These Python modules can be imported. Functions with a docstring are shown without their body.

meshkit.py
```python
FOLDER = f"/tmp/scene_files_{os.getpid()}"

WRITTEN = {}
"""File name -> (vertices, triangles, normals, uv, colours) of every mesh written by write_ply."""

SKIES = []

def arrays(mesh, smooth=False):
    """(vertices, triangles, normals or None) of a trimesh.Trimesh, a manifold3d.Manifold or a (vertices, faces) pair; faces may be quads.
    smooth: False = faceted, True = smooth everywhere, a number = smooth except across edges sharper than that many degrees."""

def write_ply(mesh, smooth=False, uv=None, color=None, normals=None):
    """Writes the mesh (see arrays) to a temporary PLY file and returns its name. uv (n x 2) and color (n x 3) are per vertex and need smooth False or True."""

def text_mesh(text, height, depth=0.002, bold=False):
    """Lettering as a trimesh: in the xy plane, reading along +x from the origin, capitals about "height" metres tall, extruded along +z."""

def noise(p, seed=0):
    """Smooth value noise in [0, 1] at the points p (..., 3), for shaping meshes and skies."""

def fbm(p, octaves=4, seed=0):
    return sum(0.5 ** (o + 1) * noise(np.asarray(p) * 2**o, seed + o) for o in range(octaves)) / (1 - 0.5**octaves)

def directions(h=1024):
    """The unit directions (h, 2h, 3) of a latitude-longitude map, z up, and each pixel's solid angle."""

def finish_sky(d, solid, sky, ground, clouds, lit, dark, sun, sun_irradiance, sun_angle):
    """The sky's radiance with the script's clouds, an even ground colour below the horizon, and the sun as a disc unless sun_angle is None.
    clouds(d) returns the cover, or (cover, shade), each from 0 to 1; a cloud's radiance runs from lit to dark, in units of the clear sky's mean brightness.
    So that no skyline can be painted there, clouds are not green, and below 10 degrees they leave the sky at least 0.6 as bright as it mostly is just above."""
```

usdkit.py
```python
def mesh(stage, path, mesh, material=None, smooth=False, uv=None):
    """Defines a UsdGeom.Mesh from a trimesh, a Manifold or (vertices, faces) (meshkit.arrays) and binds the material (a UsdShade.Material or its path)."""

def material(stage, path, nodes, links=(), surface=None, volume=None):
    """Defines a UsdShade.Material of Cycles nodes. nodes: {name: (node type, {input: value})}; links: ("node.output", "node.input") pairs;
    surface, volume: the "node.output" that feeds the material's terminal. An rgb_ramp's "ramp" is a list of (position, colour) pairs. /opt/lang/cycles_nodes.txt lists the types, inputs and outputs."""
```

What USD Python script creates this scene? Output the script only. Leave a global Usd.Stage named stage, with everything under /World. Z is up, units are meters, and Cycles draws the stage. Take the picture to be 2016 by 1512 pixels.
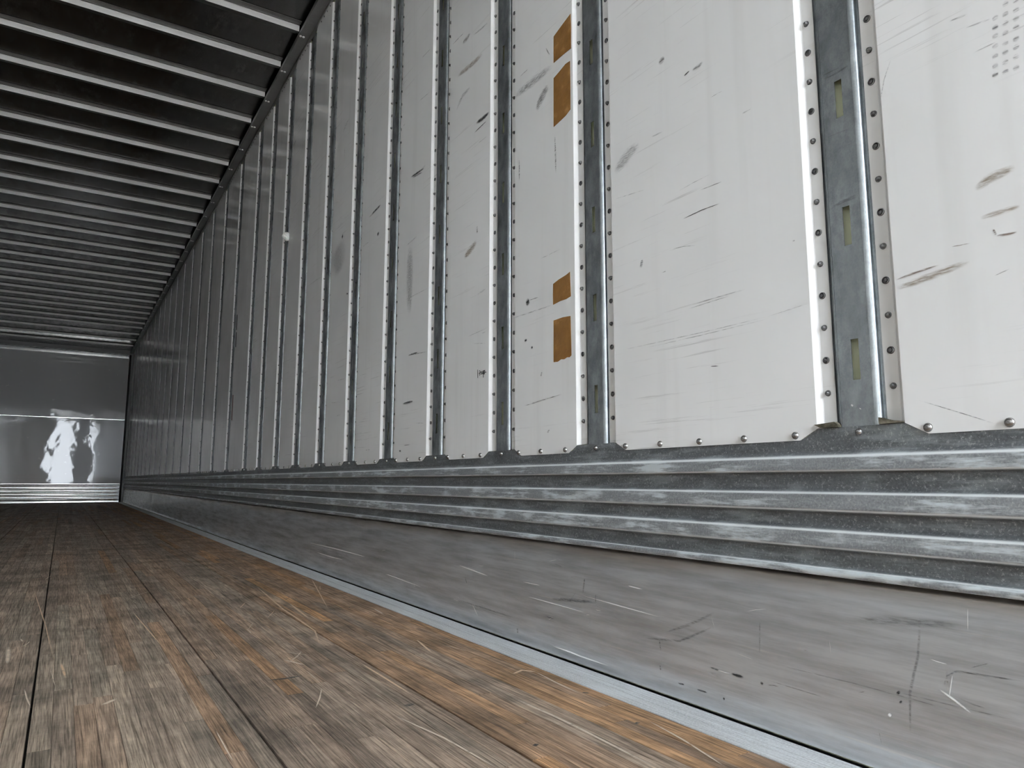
import math, random
import numpy as np
import trimesh, usdkit
from shapely.geometry import Polygon, box as sbox
from shapely import affinity
from pxr import Usd, UsdGeom, UsdLux, UsdShade, Gf, Sdf

stage = Usd.Stage.CreateInMemory()
UsdGeom.SetStageUpAxis(stage, 'Z')
UsdGeom.SetStageMetersPerUnit(stage, 1.0)
UsdGeom.Xform.Define(stage, '/World')
L = '/World/Looks'

# ---------------------------------------------------------------- camera
HC = 0.4015
yaw, pitch, roll = math.radians(32.0277), math.radians(7.8062), math.radians(-0.0862)
cy, sy, cp, sp, cr, sr = math.cos(yaw), math.sin(yaw), math.cos(pitch), math.sin(pitch), math.cos(roll), math.sin(roll)
R = np.array([[cy, sy, 0], [-sy, cy, 0], [0, 0, 1]]) @ np.array([[1, 0, 0], [0, cp, -sp], [0, sp, cp]]) @ np.array([[cr, 0, sr], [0, 1, 0], [-sr, 0, cr]])
rt, fw, up = R[:, 0], R[:, 1], R[:, 2]
cam = UsdGeom.Camera.Define(stage, '/World/camera')
cam.AddTransformOp().Set(Gf.Matrix4d(*rt, 0, *up, 0, *(-fw), 0, 0, 0, HC, 1))
cam.CreateHorizontalApertureAttr(36.0)
cam.CreateVerticalApertureAttr(27.0)
cam.CreateFocalLengthAttr(25.008)
cam.CreateClippingRangeAttr(Gf.Vec2f(0.02, 500))
cam.CreateExposureAttr(3.25)

# ---------------------------------------------------------------- sky (overcast daylight through the open rear end)
sky = usdkit.material(stage, L + '/overcast_sky', {
    'tc': ('texture_coordinate', {}),
    'n': ('noise_texture', {'scale': 2.4, 'detail': 6.0, 'roughness': 0.55}),
    'r': ('rgb_ramp', {'ramp': [(0.36, (0.69, 0.79, 0.93)), (0.52, (0.93, 0.965, 1.0)), (0.70, (1.12, 1.12, 1.105))]}),
    'b': ('background_shader', {'strength': 2.0})},
    [('tc.generated', 'n.vector'), ('n.fac', 'r.fac'), ('r.color', 'b.color')], surface='b.background')
dome = UsdLux.DomeLight.Define(stage, '/World/sky')
dome.CreateIntensityAttr(1.0)
UsdShade.MaterialBindingAPI.Apply(dome.GetPrim()).Bind(sky)


# ---------------------------------------------------------------- dimensions (metres; x across, y along the trailer, z up)
W, WL = 1.0, -1.565            # faces of the right and left wall panels
Y0, Y1 = -3.2, 15.66          # open rear end, set back to even out the light; front wall
ZB, ZT = 0.4675, 2.868         # lower and upper edge of the wall panels
PITCH = 0.4064
POSTS = [0.014, 0.624] + [1.2475 + PITCH * k for k in range(10)]
while POSTS[-1] + 0.6096 < 15.3:
    POSTS.append(POSTS[-1] + 0.6096)

BACKPOSTS = [0.014 - 0.6096 * k for k in (5, 4, 3, 2, 1)]
DOOR_X = -0.55
FRONT_METAL = 0.0

rng = random.Random(7)
used = {}


def numbered(path):
    n = used.get(path, 0)
    used[path] = n + 1
    return path if n == 0 else '%s_%03d' % (path, n)


def data(p, label=None, cat=None, group=None, kind=None):
    for k, v in (('label', label), ('category', cat), ('group', group), ('kind', kind)):
        if v:
            p.SetCustomDataByKey(k, v)
    return p


def xf(name, parent='/World', loc=None, **kw):
    x = UsdGeom.Xform.Define(stage, numbered(parent + '/' + name))
    if loc is not None:
        x.AddTranslateOp().Set(Gf.Vec3d(*loc))
    return data(x.GetPrim(), **kw)


def put(name, mesh, material, parent='/World', smooth=False, uv=None, tone=None, **kw):
    parent = parent if isinstance(parent, str) else str(parent.GetPath())
    m = usdkit.mesh(stage, numbered(parent + '/' + name), mesh, material, smooth=smooth, uv=uv)
    if tone is not None:
        n = len(m.GetPointsAttr().Get())
        t = np.broadcast_to(np.asarray(tone, np.float32), (n, 3)) if np.ndim(tone) == 1 else np.asarray(tone, np.float32)
        pv = UsdGeom.PrimvarsAPI(m).CreatePrimvar('tone', Sdf.ValueTypeNames.Color3fArray, 'vertex')
        pv.Set([Gf.Vec3f(*map(float, r)) for r in t])
    return data(m.GetPrim(), **kw)


def dup(root, name, loc, label=None, cat=None, group=None):
    x = UsdGeom.Xform.Define(stage, numbered('/World/' + name))
    x.AddTranslateOp().Set(Gf.Vec3d(*loc))
    p = x.GetPrim()
    p.GetReferences().AddInternalReference(root.GetPath())
    p.SetInstanceable(True)
    return data(p, label, cat, group)


# ---------------------------------------------------------------- mesh helpers
def bx(x0, x1, y0, y1, z0, z1):
    b = trimesh.creation.box((x1 - x0, y1 - y0, z1 - z0))
    b.apply_translation(((x0 + x1) / 2, (y0 + y1) / 2, (z0 + z1) / 2))
    return b


def cat_(ms):
    return trimesh.util.concatenate(ms)


def plate_yz(poly, x0, x1):
    """Polygon in (y, z) extruded from x0 to x1."""
    m = trimesh.creation.extrude_polygon(poly, x1 - x0, engine='earcut')
    v = m.vertices.copy()
    m.vertices = np.stack([v[:, 2] + x0, v[:, 0], v[:, 1]], 1)
    return m


def loft(rows, closed=False):
    """Quads between equally long rows of points; the sheet's own faces only."""
    rows = np.asarray(rows, float)
    a, b = rows.shape[:2]
    i, j = np.meshgrid(np.arange(a - 1), np.arange(b if closed else b - 1), indexing='ij')
    k = (j + 1) % b
    q = np.stack([i * b + j, i * b + k, (i + 1) * b + k, (i + 1) * b + j], -1).reshape(-1, 4)
    f = np.vstack([q[:, [0, 1, 2]], q[:, [0, 2, 3]]])
    return trimesh.Trimesh(rows.reshape(-1, 3), f, process=False)


def sweep_y(profile, y0, y1, caps=True):
    """Closed (x, z) profile swept along y."""
    p = Polygon(profile)
    m = trimesh.creation.extrude_polygon(p, y1 - y0, engine='earcut')
    v = m.vertices.copy()
    m.vertices = np.stack([v[:, 0], v[:, 2] + y0, v[:, 1]], 1)
    m.invert()
    return m


def thick(profile, t):
    """An open polyline given a thickness t to its left side."""
    from shapely.geometry import LineString
    return LineString(profile).buffer(t / 2, cap_style=2, join_style=1, quad_segs=3)


def lathe(prof, n=10, axis=(-1, 0, 0)):
    """(radius, height) profile turned about the axis; the default points from the right wall into the room."""
    rows = []
    for r, h in prof:
        rows.append([(r * math.cos(t), r * math.sin(t), h) for t in np.arange(n) * 2 * math.pi / n])
    m = loft(rows, closed=True)
    m.apply_transform(trimesh.geometry.align_vectors((0, 0, 1), axis))
    return m


def mirror(m):
    """The right wall's mesh turned into the left wall's."""
    m = m.copy()
    m.vertices[:, 0] = (W + WL) - m.vertices[:, 0]
    m.invert()
    return m


# ---------------------------------------------------------------- materials
def mat(name, nodes, links, surface='p.BSDF'):
    return usdkit.material(stage, L + '/' + name, nodes, links, surface=surface)


def G():
    return ('geometry', {})


# painted white liner: grey film of dirt, fine scratches running along the trailer
M_panel = mat('white_liner', {
    'g': G(), 'big': ('noise_texture', {'scale': 2.2, 'detail': 3.0}),
    'mp': ('mapping', {'scale': (1, 2.2, 95)}), 'scr': ('noise_texture', {'scale': 1.6, 'detail': 5.0, 'roughness': 0.62}),
    'sr': ('rgb_ramp', {'ramp': [(0.60, (0, 0, 0)), (0.67, (1, 1, 1))]}),
    'pr': ('rgb_ramp', {'ramp': [(0.45, (0, 0, 0)), (0.62, (1, 1, 1))]}),
    'mm': ('math', {'math_type': 'multiply'}), 'mm2': ('math', {'math_type': 'multiply', 'value2': 0.28}),
    'br': ('rgb_ramp', {'ramp': [(0.3, (0.765, 0.77, 0.76)), (0.7, (0.825, 0.825, 0.815))]}),
    'mpv': ('mapping', {'scale': (1, 14, 0.9)}), 'vs': ('noise_texture', {'scale': 1.3, 'detail': 4.0}),
    'vr': ('rgb_ramp', {'ramp': [(0.56, (0, 0, 0)), (0.80, (1, 1, 1))]}), 'vm': ('math', {'math_type': 'multiply', 'value2': 0.13}),
    'mix': ('mix', {'color2': (0.23, 0.22, 0.21)}), 'mix2': ('mix', {'color2': (0.36, 0.34, 0.30)}),
    'rr': ('map_range', {'from_min': 0.3, 'from_max': 0.7, 'to_min': 0.10, 'to_max': 0.20}),
    'wav': ('noise_texture', {'scale': 5.0, 'detail': 1.0}), 'bp': ('bump', {'strength': 0.35, 'distance': 0.006}),
    'p': ('principled_bsdf', {'specular_ior_level': 0.55})},
    [('g.position', 'big.vector'), ('g.position', 'mp.vector'), ('mp.vector', 'scr.vector'), ('scr.fac', 'sr.fac'), ('big.fac', 'pr.fac'),
     ('sr.color', 'mm.value1'), ('pr.color', 'mm.value2'), ('mm.value', 'mm2.value1'), ('big.fac', 'br.fac'),
     ('g.position', 'mpv.vector'), ('mpv.vector', 'vs.vector'), ('vs.fac', 'vr.fac'), ('vr.color', 'vm.value1'),
     ('br.color', 'mix2.color1'), ('vm.value', 'mix2.fac'), ('mix2.color', 'mix.color1'), ('mm2.value', 'mix.fac'), ('mix.color', 'p.base_color'),
     ('big.fac', 'rr.value'), ('rr.result', 'p.roughness'), ('g.position', 'wav.vector'), ('wav.fac', 'bp.height'), ('bp.normal', 'p.normal')])


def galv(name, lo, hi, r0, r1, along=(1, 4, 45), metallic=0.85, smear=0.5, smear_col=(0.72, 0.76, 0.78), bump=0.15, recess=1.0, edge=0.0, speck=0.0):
    """Zinc-coated steel: spangle, rubbed streaks and pale oxide."""
    return mat(name, {
        'g': G(), 'mp': ('mapping', {'scale': along}), 'st': ('noise_texture', {'scale': 2.0, 'detail': 6.0, 'roughness': 0.65}),
        'v': ('voronoi_texture', {'scale': 160.0}), 'sp': ('noise_texture', {'scale': 300.0, 'detail': 2.0}),
        'a': ('mix', {'fac': 0.45}), 'ra': ('rgb_ramp', {'ramp': [(0.34, lo), (0.66, hi)]}),
        'big': ('noise_texture', {'scale': 5.0, 'detail': 5.0, 'roughness': 0.6}),
        'ox': ('math', {'math_type': 'multiply'}), 'oxr': ('rgb_ramp', {'ramp': [(0.25, (0, 0, 0)), (0.34, (1, 1, 1))]}), 'oxm': ('math', {'math_type': 'multiply', 'value2': smear}),
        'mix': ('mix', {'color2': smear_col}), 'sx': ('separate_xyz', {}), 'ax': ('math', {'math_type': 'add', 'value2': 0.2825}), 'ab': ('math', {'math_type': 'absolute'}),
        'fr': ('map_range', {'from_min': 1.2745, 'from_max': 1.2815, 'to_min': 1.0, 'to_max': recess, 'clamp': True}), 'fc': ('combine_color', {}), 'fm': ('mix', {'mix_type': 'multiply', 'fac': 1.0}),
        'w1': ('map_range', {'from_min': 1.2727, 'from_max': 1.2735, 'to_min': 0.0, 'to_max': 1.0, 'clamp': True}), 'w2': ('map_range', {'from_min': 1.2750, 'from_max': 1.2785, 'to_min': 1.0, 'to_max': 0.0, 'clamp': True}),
        'w3': ('math', {'math_type': 'multiply'}), 'w4': ('math', {'math_type': 'multiply', 'value2': edge}), 'edge_hl': ('mix', {'color2': (0.93, 0.97, 0.97)}),  # pale rib edges: sky-lit highlight lines put into the colour
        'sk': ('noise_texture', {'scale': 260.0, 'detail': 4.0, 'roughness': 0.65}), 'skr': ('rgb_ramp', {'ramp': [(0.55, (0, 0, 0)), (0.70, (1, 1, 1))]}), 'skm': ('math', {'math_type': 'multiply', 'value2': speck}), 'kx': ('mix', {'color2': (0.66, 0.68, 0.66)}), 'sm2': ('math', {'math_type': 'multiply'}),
        'rr': ('map_range', {'from_min': 0.3, 'from_max': 0.7, 'to_min': r0, 'to_max': r1}),
        'bp': ('bump', {'strength': bump, 'distance': 0.002}),
        'p': ('principled_bsdf', {'metallic': metallic})},
        [('g.position', 'mp.vector'), ('mp.vector', 'st.vector'), ('g.position', 'sp.vector'), ('g.position', 'big.vector'),
         ('st.fac', 'a.color1'), ('sp.fac', 'a.color2'), ('a.color', 'ra.fac'), ('st.fac', 'ox.value1'), ('big.fac', 'ox.value2'), ('ox.value', 'oxr.fac'),
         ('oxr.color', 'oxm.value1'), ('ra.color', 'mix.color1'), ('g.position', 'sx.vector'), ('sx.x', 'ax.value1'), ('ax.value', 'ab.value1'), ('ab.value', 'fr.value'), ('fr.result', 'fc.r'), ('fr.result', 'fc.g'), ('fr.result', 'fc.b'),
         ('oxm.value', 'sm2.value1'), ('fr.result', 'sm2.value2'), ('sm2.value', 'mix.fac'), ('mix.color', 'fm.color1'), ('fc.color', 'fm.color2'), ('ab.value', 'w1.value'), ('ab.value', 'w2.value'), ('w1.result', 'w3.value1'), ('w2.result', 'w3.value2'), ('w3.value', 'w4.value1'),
         ('g.position', 'sk.vector'), ('sk.fac', 'skr.fac'), ('skr.color', 'skm.value1'), ('fm.color', 'kx.color1'), ('skm.value', 'kx.fac'), ('kx.color', 'edge_hl.color1'), ('w4.value', 'edge_hl.fac'), ('edge_hl.color', 'p.base_color'),
         ('st.fac', 'rr.value'), ('rr.result', 'p.roughness'), ('st.fac', 'bp.height'), ('bp.normal', 'p.normal')])


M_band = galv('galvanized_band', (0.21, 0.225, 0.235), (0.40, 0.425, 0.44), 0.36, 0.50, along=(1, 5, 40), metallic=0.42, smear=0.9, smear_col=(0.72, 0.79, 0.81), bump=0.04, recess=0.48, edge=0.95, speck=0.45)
M_post = galv('galvanized_post', (0.35, 0.385, 0.405), (0.46, 0.495, 0.515), 0.24, 0.36, along=(1, 9, 5), metallic=0.92, smear=0.16, bump=0.03, speck=0.12)
M_bow = galv('galvanized_bow_lit', (0.76, 0.76, 0.745), (0.88, 0.88, 0.86), 0.40, 0.52, along=(4, 1, 40), metallic=0.1, smear=0.15)  # pale web of the bows, its lit look put into the colour
M_sill = galv('aluminium_sill', (0.50, 0.515, 0.52), (0.84, 0.86, 0.865), 0.38, 0.55, along=(110, 2.5, 1), metallic=0.5, smear=0.5, smear_col=(0.82, 0.86, 0.88), bump=0.3)
M_roof = galv('roof_sheet', (0.21, 0.21, 0.206), (0.27, 0.27, 0.264), 0.15, 0.24, along=(6, 2, 1), metallic=1.0, smear=0.0, bump=0.05)
M_rail = galv('rail_steel', (0.28, 0.28, 0.275), (0.38, 0.38, 0.37), 0.35, 0.5, smear=0.05)
M_front_band = galv('front_steel', (0.60, 0.61, 0.60), (0.80, 0.80, 0.78), 0.12, 0.20, along=(2, 1, 12), metallic=0.95, smear=0.05, bump=0.0)
M_flange = galv('bow_shaded', (0.16, 0.16, 0.155), (0.24, 0.24, 0.23), 0.30, 0.42, along=(2, 1, 20), metallic=0.95, smear=0.0, bump=0.0)  # other faces of the same bows, their shade put into the colour
M_edge = mat('brightened_edge', {'g': G(), 'n': ('noise_texture', {'scale': 9.0, 'detail': 4.0}), 'r': ('rgb_ramp', {'ramp': [(0.3, (0.84, 0.845, 0.84)), (0.6, (0.90, 0.90, 0.895))]}), 'p': ('principled_bsdf', {'roughness': 0.35})}, [('g.position', 'n.vector'), ('n.fac', 'r.fac'), ('r.color', 'p.base_color')])  # liner bevels whiter than the sheet, their lit brightness put into the colour
M_night = mat('reflected_dark', {'p': ('principled_bsdf', {'base_color': (0.02, 0.02, 0.022), 'roughness': 0.8})}, [])  # for the added dark blocks behind the camera
M_dark = galv('dark_steel', (0.10, 0.10, 0.10), (0.16, 0.16, 0.155), 0.4, 0.55, smear=0.0)
M_rivet = mat('rivet_steel', {'p': ('principled_bsdf', {'base_color': (0.20, 0.20, 0.20), 'metallic': 0.8, 'roughness': 0.34})}, [])
M_screw = mat('screw_steel', {'p': ('principled_bsdf', {'base_color': (0.40, 0.395, 0.39), 'metallic': 0.95, 'roughness': 0.2})}, [])
M_black = mat('gap_black', {'p': ('principled_bsdf', {'base_color': (0.015, 0.015, 0.015), 'roughness': 0.8})}, [])
M_back = mat('back_sheet', {'p': ('principled_bsdf', {'base_color': (0.88, 0.92, 0.66), 'roughness': 0.6})}, [])
M_gasket = mat('old_foam', {'g': G(), 'n': ('noise_texture', {'scale': 90.0, 'detail': 3.0}), 'r': ('rgb_ramp', {'ramp': [(0.35, (0.06, 0.054, 0.036)), (0.65, (0.19, 0.17, 0.125))]}),
                          'p': ('principled_bsdf', {'roughness': 0.9})}, [('g.position', 'n.vector'), ('n.fac', 'r.fac'), ('r.color', 'p.base_color')])

# dull kick plate: rubbed metal, streaks along the trailer, browner just under the band
M_kick = mat('kick_plate_metal', {
    'g': G(), 'mp': ('mapping', {'rotation': (0.05, 0, 0), 'scale': (1, 1.6, 22)}), 'st': ('noise_texture', {'scale': 2.0, 'detail': 7.0, 'roughness': 0.62}),
    'r': ('rgb_ramp', {'ramp': [(0.30, (0.51, 0.537, 0.556)), (0.50, (0.60, 0.630, 0.650)), (0.68, (0.68, 0.707, 0.724))]}),
    'mp2': ('mapping', {'rotation': (0.09, 0, 0), 'scale': (1, 2.5, 130)}), 'sc': ('noise_texture', {'scale': 1.5, 'detail': 4.0}),
    'scr': ('rgb_ramp', {'ramp': [(0.66, (0, 0, 0)), (0.73, (0.7, 0.7, 0.7))]}), 'mixw': ('mix', {'color2': (0.75, 0.75, 0.73)}),
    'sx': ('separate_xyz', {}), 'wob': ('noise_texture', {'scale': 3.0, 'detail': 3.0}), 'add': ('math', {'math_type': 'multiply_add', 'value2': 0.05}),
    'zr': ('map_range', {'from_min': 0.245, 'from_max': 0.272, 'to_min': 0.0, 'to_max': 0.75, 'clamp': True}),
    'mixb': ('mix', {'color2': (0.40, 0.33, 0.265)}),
    'rr': ('map_range', {'from_min': 0.3, 'from_max': 0.7, 'to_min': 0.26, 'to_max': 0.40}),
    'bp': ('bump', {'strength': 0.08, 'distance': 0.002}),
    'p': ('principled_bsdf', {'metallic': 0.74})},
    [('g.position', 'mp.vector'), ('mp.vector', 'st.vector'), ('st.fac', 'r.fac'), ('g.position', 'mp2.vector'), ('mp2.vector', 'sc.vector'), ('sc.fac', 'scr.fac'),
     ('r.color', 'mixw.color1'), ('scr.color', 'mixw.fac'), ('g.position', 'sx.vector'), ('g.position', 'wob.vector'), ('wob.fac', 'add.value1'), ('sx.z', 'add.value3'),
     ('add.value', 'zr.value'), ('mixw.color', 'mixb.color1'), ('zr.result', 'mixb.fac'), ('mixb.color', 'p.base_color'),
     ('st.fac', 'rr.value'), ('rr.result', 'p.roughness'), ('st.fac', 'bp.height'), ('bp.normal', 'p.normal')])

# shiny, dented front wall
M_front = mat('front_liner', {
    'g': G(), 'n': ('noise_texture', {'scale': 3.0, 'detail': 2.0}), 'w1': ('noise_texture', {'scale': 1.7, 'detail': 1.5, 'distortion': 0.4}),
    'w2': ('noise_texture', {'scale': 6.0, 'detail': 2.0}), 'sp': ('noise_texture', {'scale': 14.0, 'detail': 3.0}),
    'spr': ('rgb_ramp', {'ramp': [(0.69, (0, 0, 0)), (0.72, (1, 1, 1))]}),
    'm1': ('math', {'math_type': 'multiply_add', 'value2': 0.12}), 'bp': ('bump', {'strength': 0.075, 'distance': 0.05}),
    'mix': ('mix', {'color1': (0.74, 0.74, 0.735), 'color2': (0.85, 0.85, 0.84)}),
    'p': ('principled_bsdf', {'metallic': FRONT_METAL, 'roughness': 0.03, 'specular_ior_level': 0.5})},
    [('g.position', 'w1.vector'), ('g.position', 'w2.vector'), ('w2.fac', 'm1.value1'), ('w1.fac', 'm1.value3'), ('m1.value', 'bp.height'), ('bp.normal', 'p.normal'),
     ('g.position', 'sp.vector'), ('sp.fac', 'spr.fac'), ('spr.color', 'mix.fac'), ('mix.color', 'p.base_color')])

# worn laminated hardwood; "tone" = (lightness, warmth, offset) of each strip
M_wood = mat('hardwood', {
    'g': G(), 't': ('attribute', {'attribute': 'tone'}), 'ts': ('separate_color', {}),
    'off': ('combine_xyz', {}), 'o1': ('math', {'math_type': 'multiply', 'value2': 37.0}), 'av': ('mix', {'mix_type': 'add', 'fac': 1.0}),
    'mp': ('mapping', {'scale': (55, 2.2, 1)}), 'gr': ('noise_texture', {'scale': 1.5, 'detail': 6.0, 'roughness': 0.65, 'distortion': 1.2}),
    'mpf': ('mapping', {'scale': (420, 11, 1)}), 'fi': ('noise_texture', {'scale': 1.0, 'detail': 3.0}),
    'lr': ('rgb_ramp', {'ramp': [(0.0, (0.180, 0.147, 0.121)), (0.35, (0.274, 0.224, 0.184)), (0.7, (0.353, 0.290, 0.237)), (1.0, (0.43, 0.356, 0.289))]}),
    'wr': ('rgb_ramp', {'ramp': [(0.0, (0.90, 1.0, 1.0)), (0.45, (1.0, 0.98, 0.96)), (0.75, (1.14, 0.95, 0.78)), (1.0, (1.36, 1.0, 0.64))]}),
    'tint': ('mix', {'mix_type': 'multiply', 'fac': 1.0}),
    'grr': ('rgb_ramp', {'ramp': [(0.30, (0.42, 0.40, 0.38)), (0.50, (0.95, 0.95, 0.95)), (0.70, (1.50, 1.47, 1.43))]}),
    'gm': ('mix', {'mix_type': 'multiply', 'fac': 1.0}),
    'fr': ('rgb_ramp', {'ramp': [(0.35, (0.48, 0.46, 0.44)), (0.5, (1, 1, 1)), (0.66, (1.35, 1.34, 1.32))]}), 'fm': ('mix', {'mix_type': 'multiply', 'fac': 0.8}),
    'dirt': ('noise_texture', {'scale': 5.0, 'detail': 7.0, 'roughness': 0.68}), 'dr': ('rgb_ramp', {'ramp': [(0.34, (0.50, 0.51, 0.51)), (0.60, (1.16, 1.13, 1.10))]}), 'dm': ('mix', {'mix_type': 'multiply', 'fac': 0.9}),
    'sw': ('mapping', {'rotation': (0, 0, 0.35), 'scale': (120, 5, 1)}), 'sn': ('noise_texture', {'scale': 1.0, 'detail': 2.0}), 'sr': ('rgb_ramp', {'ramp': [(0.735, (0, 0, 0)), (0.77, (0.7, 0.7, 0.7))]}),
    'smx': ('mix', {'color2': (0.50, 0.42, 0.34)}),
    'rr': ('map_range', {'from_min': 0.3, 'from_max': 0.7, 'to_min': 0.68, 'to_max': 0.52}),
    'bp': ('bump', {'strength': 0.8, 'distance': 0.0018}), 'p': ('principled_bsdf', {'specular_ior_level': 0.22})},
    [('t.color', 'ts.color'), ('ts.b', 'o1.value1'), ('o1.value', 'off.x'), ('o1.value', 'off.y'), ('g.position', 'av.color1'), ('off.vector', 'av.color2'),
     ('av.color', 'mp.vector'), ('mp.vector', 'gr.vector'), ('av.color', 'mpf.vector'), ('mpf.vector', 'fi.vector'),
     ('ts.r', 'lr.fac'), ('ts.g', 'wr.fac'), ('lr.color', 'tint.color1'), ('wr.color', 'tint.color2'), ('gr.fac', 'grr.fac'), ('tint.color', 'gm.color1'), ('grr.color', 'gm.color2'),
     ('fi.fac', 'fr.fac'), ('gm.color', 'fm.color1'), ('fr.color', 'fm.color2'), ('g.position', 'dirt.vector'), ('dirt.fac', 'dr.fac'), ('fm.color', 'dm.color1'), ('dr.color', 'dm.color2'),
     ('g.position', 'sw.vector'), ('sw.vector', 'sn.vector'), ('sn.fac', 'sr.fac'), ('dm.color', 'smx.color1'), ('sr.color', 'smx.fac'), ('smx.color', 'p.base_color'),
     ('dirt.fac', 'rr.value'), ('rr.result', 'p.roughness'), ('fi.fac', 'bp.height'), ('bp.normal', 'p.normal')])

M_tape = mat('brown_tape', {
    'g': G(), 'n': ('noise_texture', {'scale': 26.0, 'detail': 4.0}), 'r': ('rgb_ramp', {'ramp': [(0.3, (0.22, 0.105, 0.028)), (0.58, (0.30, 0.148, 0.040)), (0.72, (0.46, 0.25, 0.09))]}),
    'w': ('noise_texture', {'scale': 60.0, 'detail': 2.0, 'distortion': 1.0}), 'bp': ('bump', {'strength': 0.35, 'distance': 0.002}), 'p': ('principled_bsdf', {'roughness': 0.33})},
    [('g.position', 'n.vector'), ('n.fac', 'r.fac'), ('r.color', 'p.base_color'), ('g.position', 'w.vector'), ('w.fac', 'bp.height'), ('bp.normal', 'p.normal')])
M_tape_grey = mat('grey_tape', {'p': ('principled_bsdf', {'base_color': (0.05, 0.05, 0.052), 'roughness': 0.4})}, [])
M_tape_red = mat('red_tape', {'p': ('principled_bsdf', {'base_color': (0.11, 0.035, 0.03), 'roughness': 0.4})}, [])
M_foam = mat('white_foam', {'p': ('principled_bsdf', {'base_color': (0.93, 0.93, 0.90), 'roughness': 0.7, 'subsurface_weight': 0.1})}, [])
M_ink = mat('black_marker', {'p': ('principled_bsdf', {'base_color': (0.025, 0.025, 0.028), 'roughness': 0.5})}, [])
M_ground = mat('yard_concrete', {'g': G(), 'n': ('noise_texture', {'scale': 1.5, 'detail': 6.0}), 'r': ('rgb_ramp', {'ramp': [(0.3, (0.30, 0.295, 0.285)), (0.7, (0.42, 0.41, 0.40))]}),
                              'p': ('principled_bsdf', {'roughness': 0.85})}, [('g.position', 'n.vector'), ('n.fac', 'r.fac'), ('r.color', 'p.base_color')])


def scuff_mat(name, col, strength, lo=0.42, hi=0.60, rough=0.6):
    """A rubbed mark: solid in the middle, broken up by streaky noise, fading out at its rim."""
    return mat(name, {
        'uv': ('attribute', {'attribute': 'st'}), 's': ('separate_xyz', {}), 'g': G(),
        'a': ('math', {'math_type': 'pingpong', 'value2': 0.5}), 'b': ('math', {'math_type': 'pingpong', 'value2': 0.5}),
        'am': ('math', {'math_type': 'multiply', 'value2': 5.0, 'use_clamp': True}), 'bm': ('math', {'math_type': 'multiply', 'value2': 2.6, 'use_clamp': True}),
        'mp': ('mapping', {'scale': (60, 60, 420)}), 'n': ('noise_texture', {'scale': 1.0, 'detail': 4.0, 'roughness': 0.6}), 'nr': ('map_range', {'from_min': lo, 'from_max': hi, 'to_min': 0.0, 'to_max': strength, 'clamp': True}),
        'm1': ('math', {'math_type': 'multiply'}), 'm2': ('math', {'math_type': 'multiply', 'use_clamp': True}),
        't': ('transparent_bsdf', {'color': (1, 1, 1)}), 'p': ('principled_bsdf', {'base_color': col, 'roughness': rough}), 'mix': ('mix_closure', {})},
        [('uv.vector', 's.vector'), ('s.x', 'a.value1'), ('s.y', 'b.value1'), ('a.value', 'am.value1'), ('b.value', 'bm.value1'), ('g.position', 'mp.vector'), ('mp.vector', 'n.vector'), ('n.fac', 'nr.value'),
         ('am.value', 'm1.value1'), ('bm.value', 'm1.value2'), ('m1.value', 'm2.value1'), ('nr.result', 'm2.value2'), ('m2.value', 'mix.fac'), ('t.BSDF', 'mix.closure1'), ('p.BSDF', 'mix.closure2')], surface='mix.closure')


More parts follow.
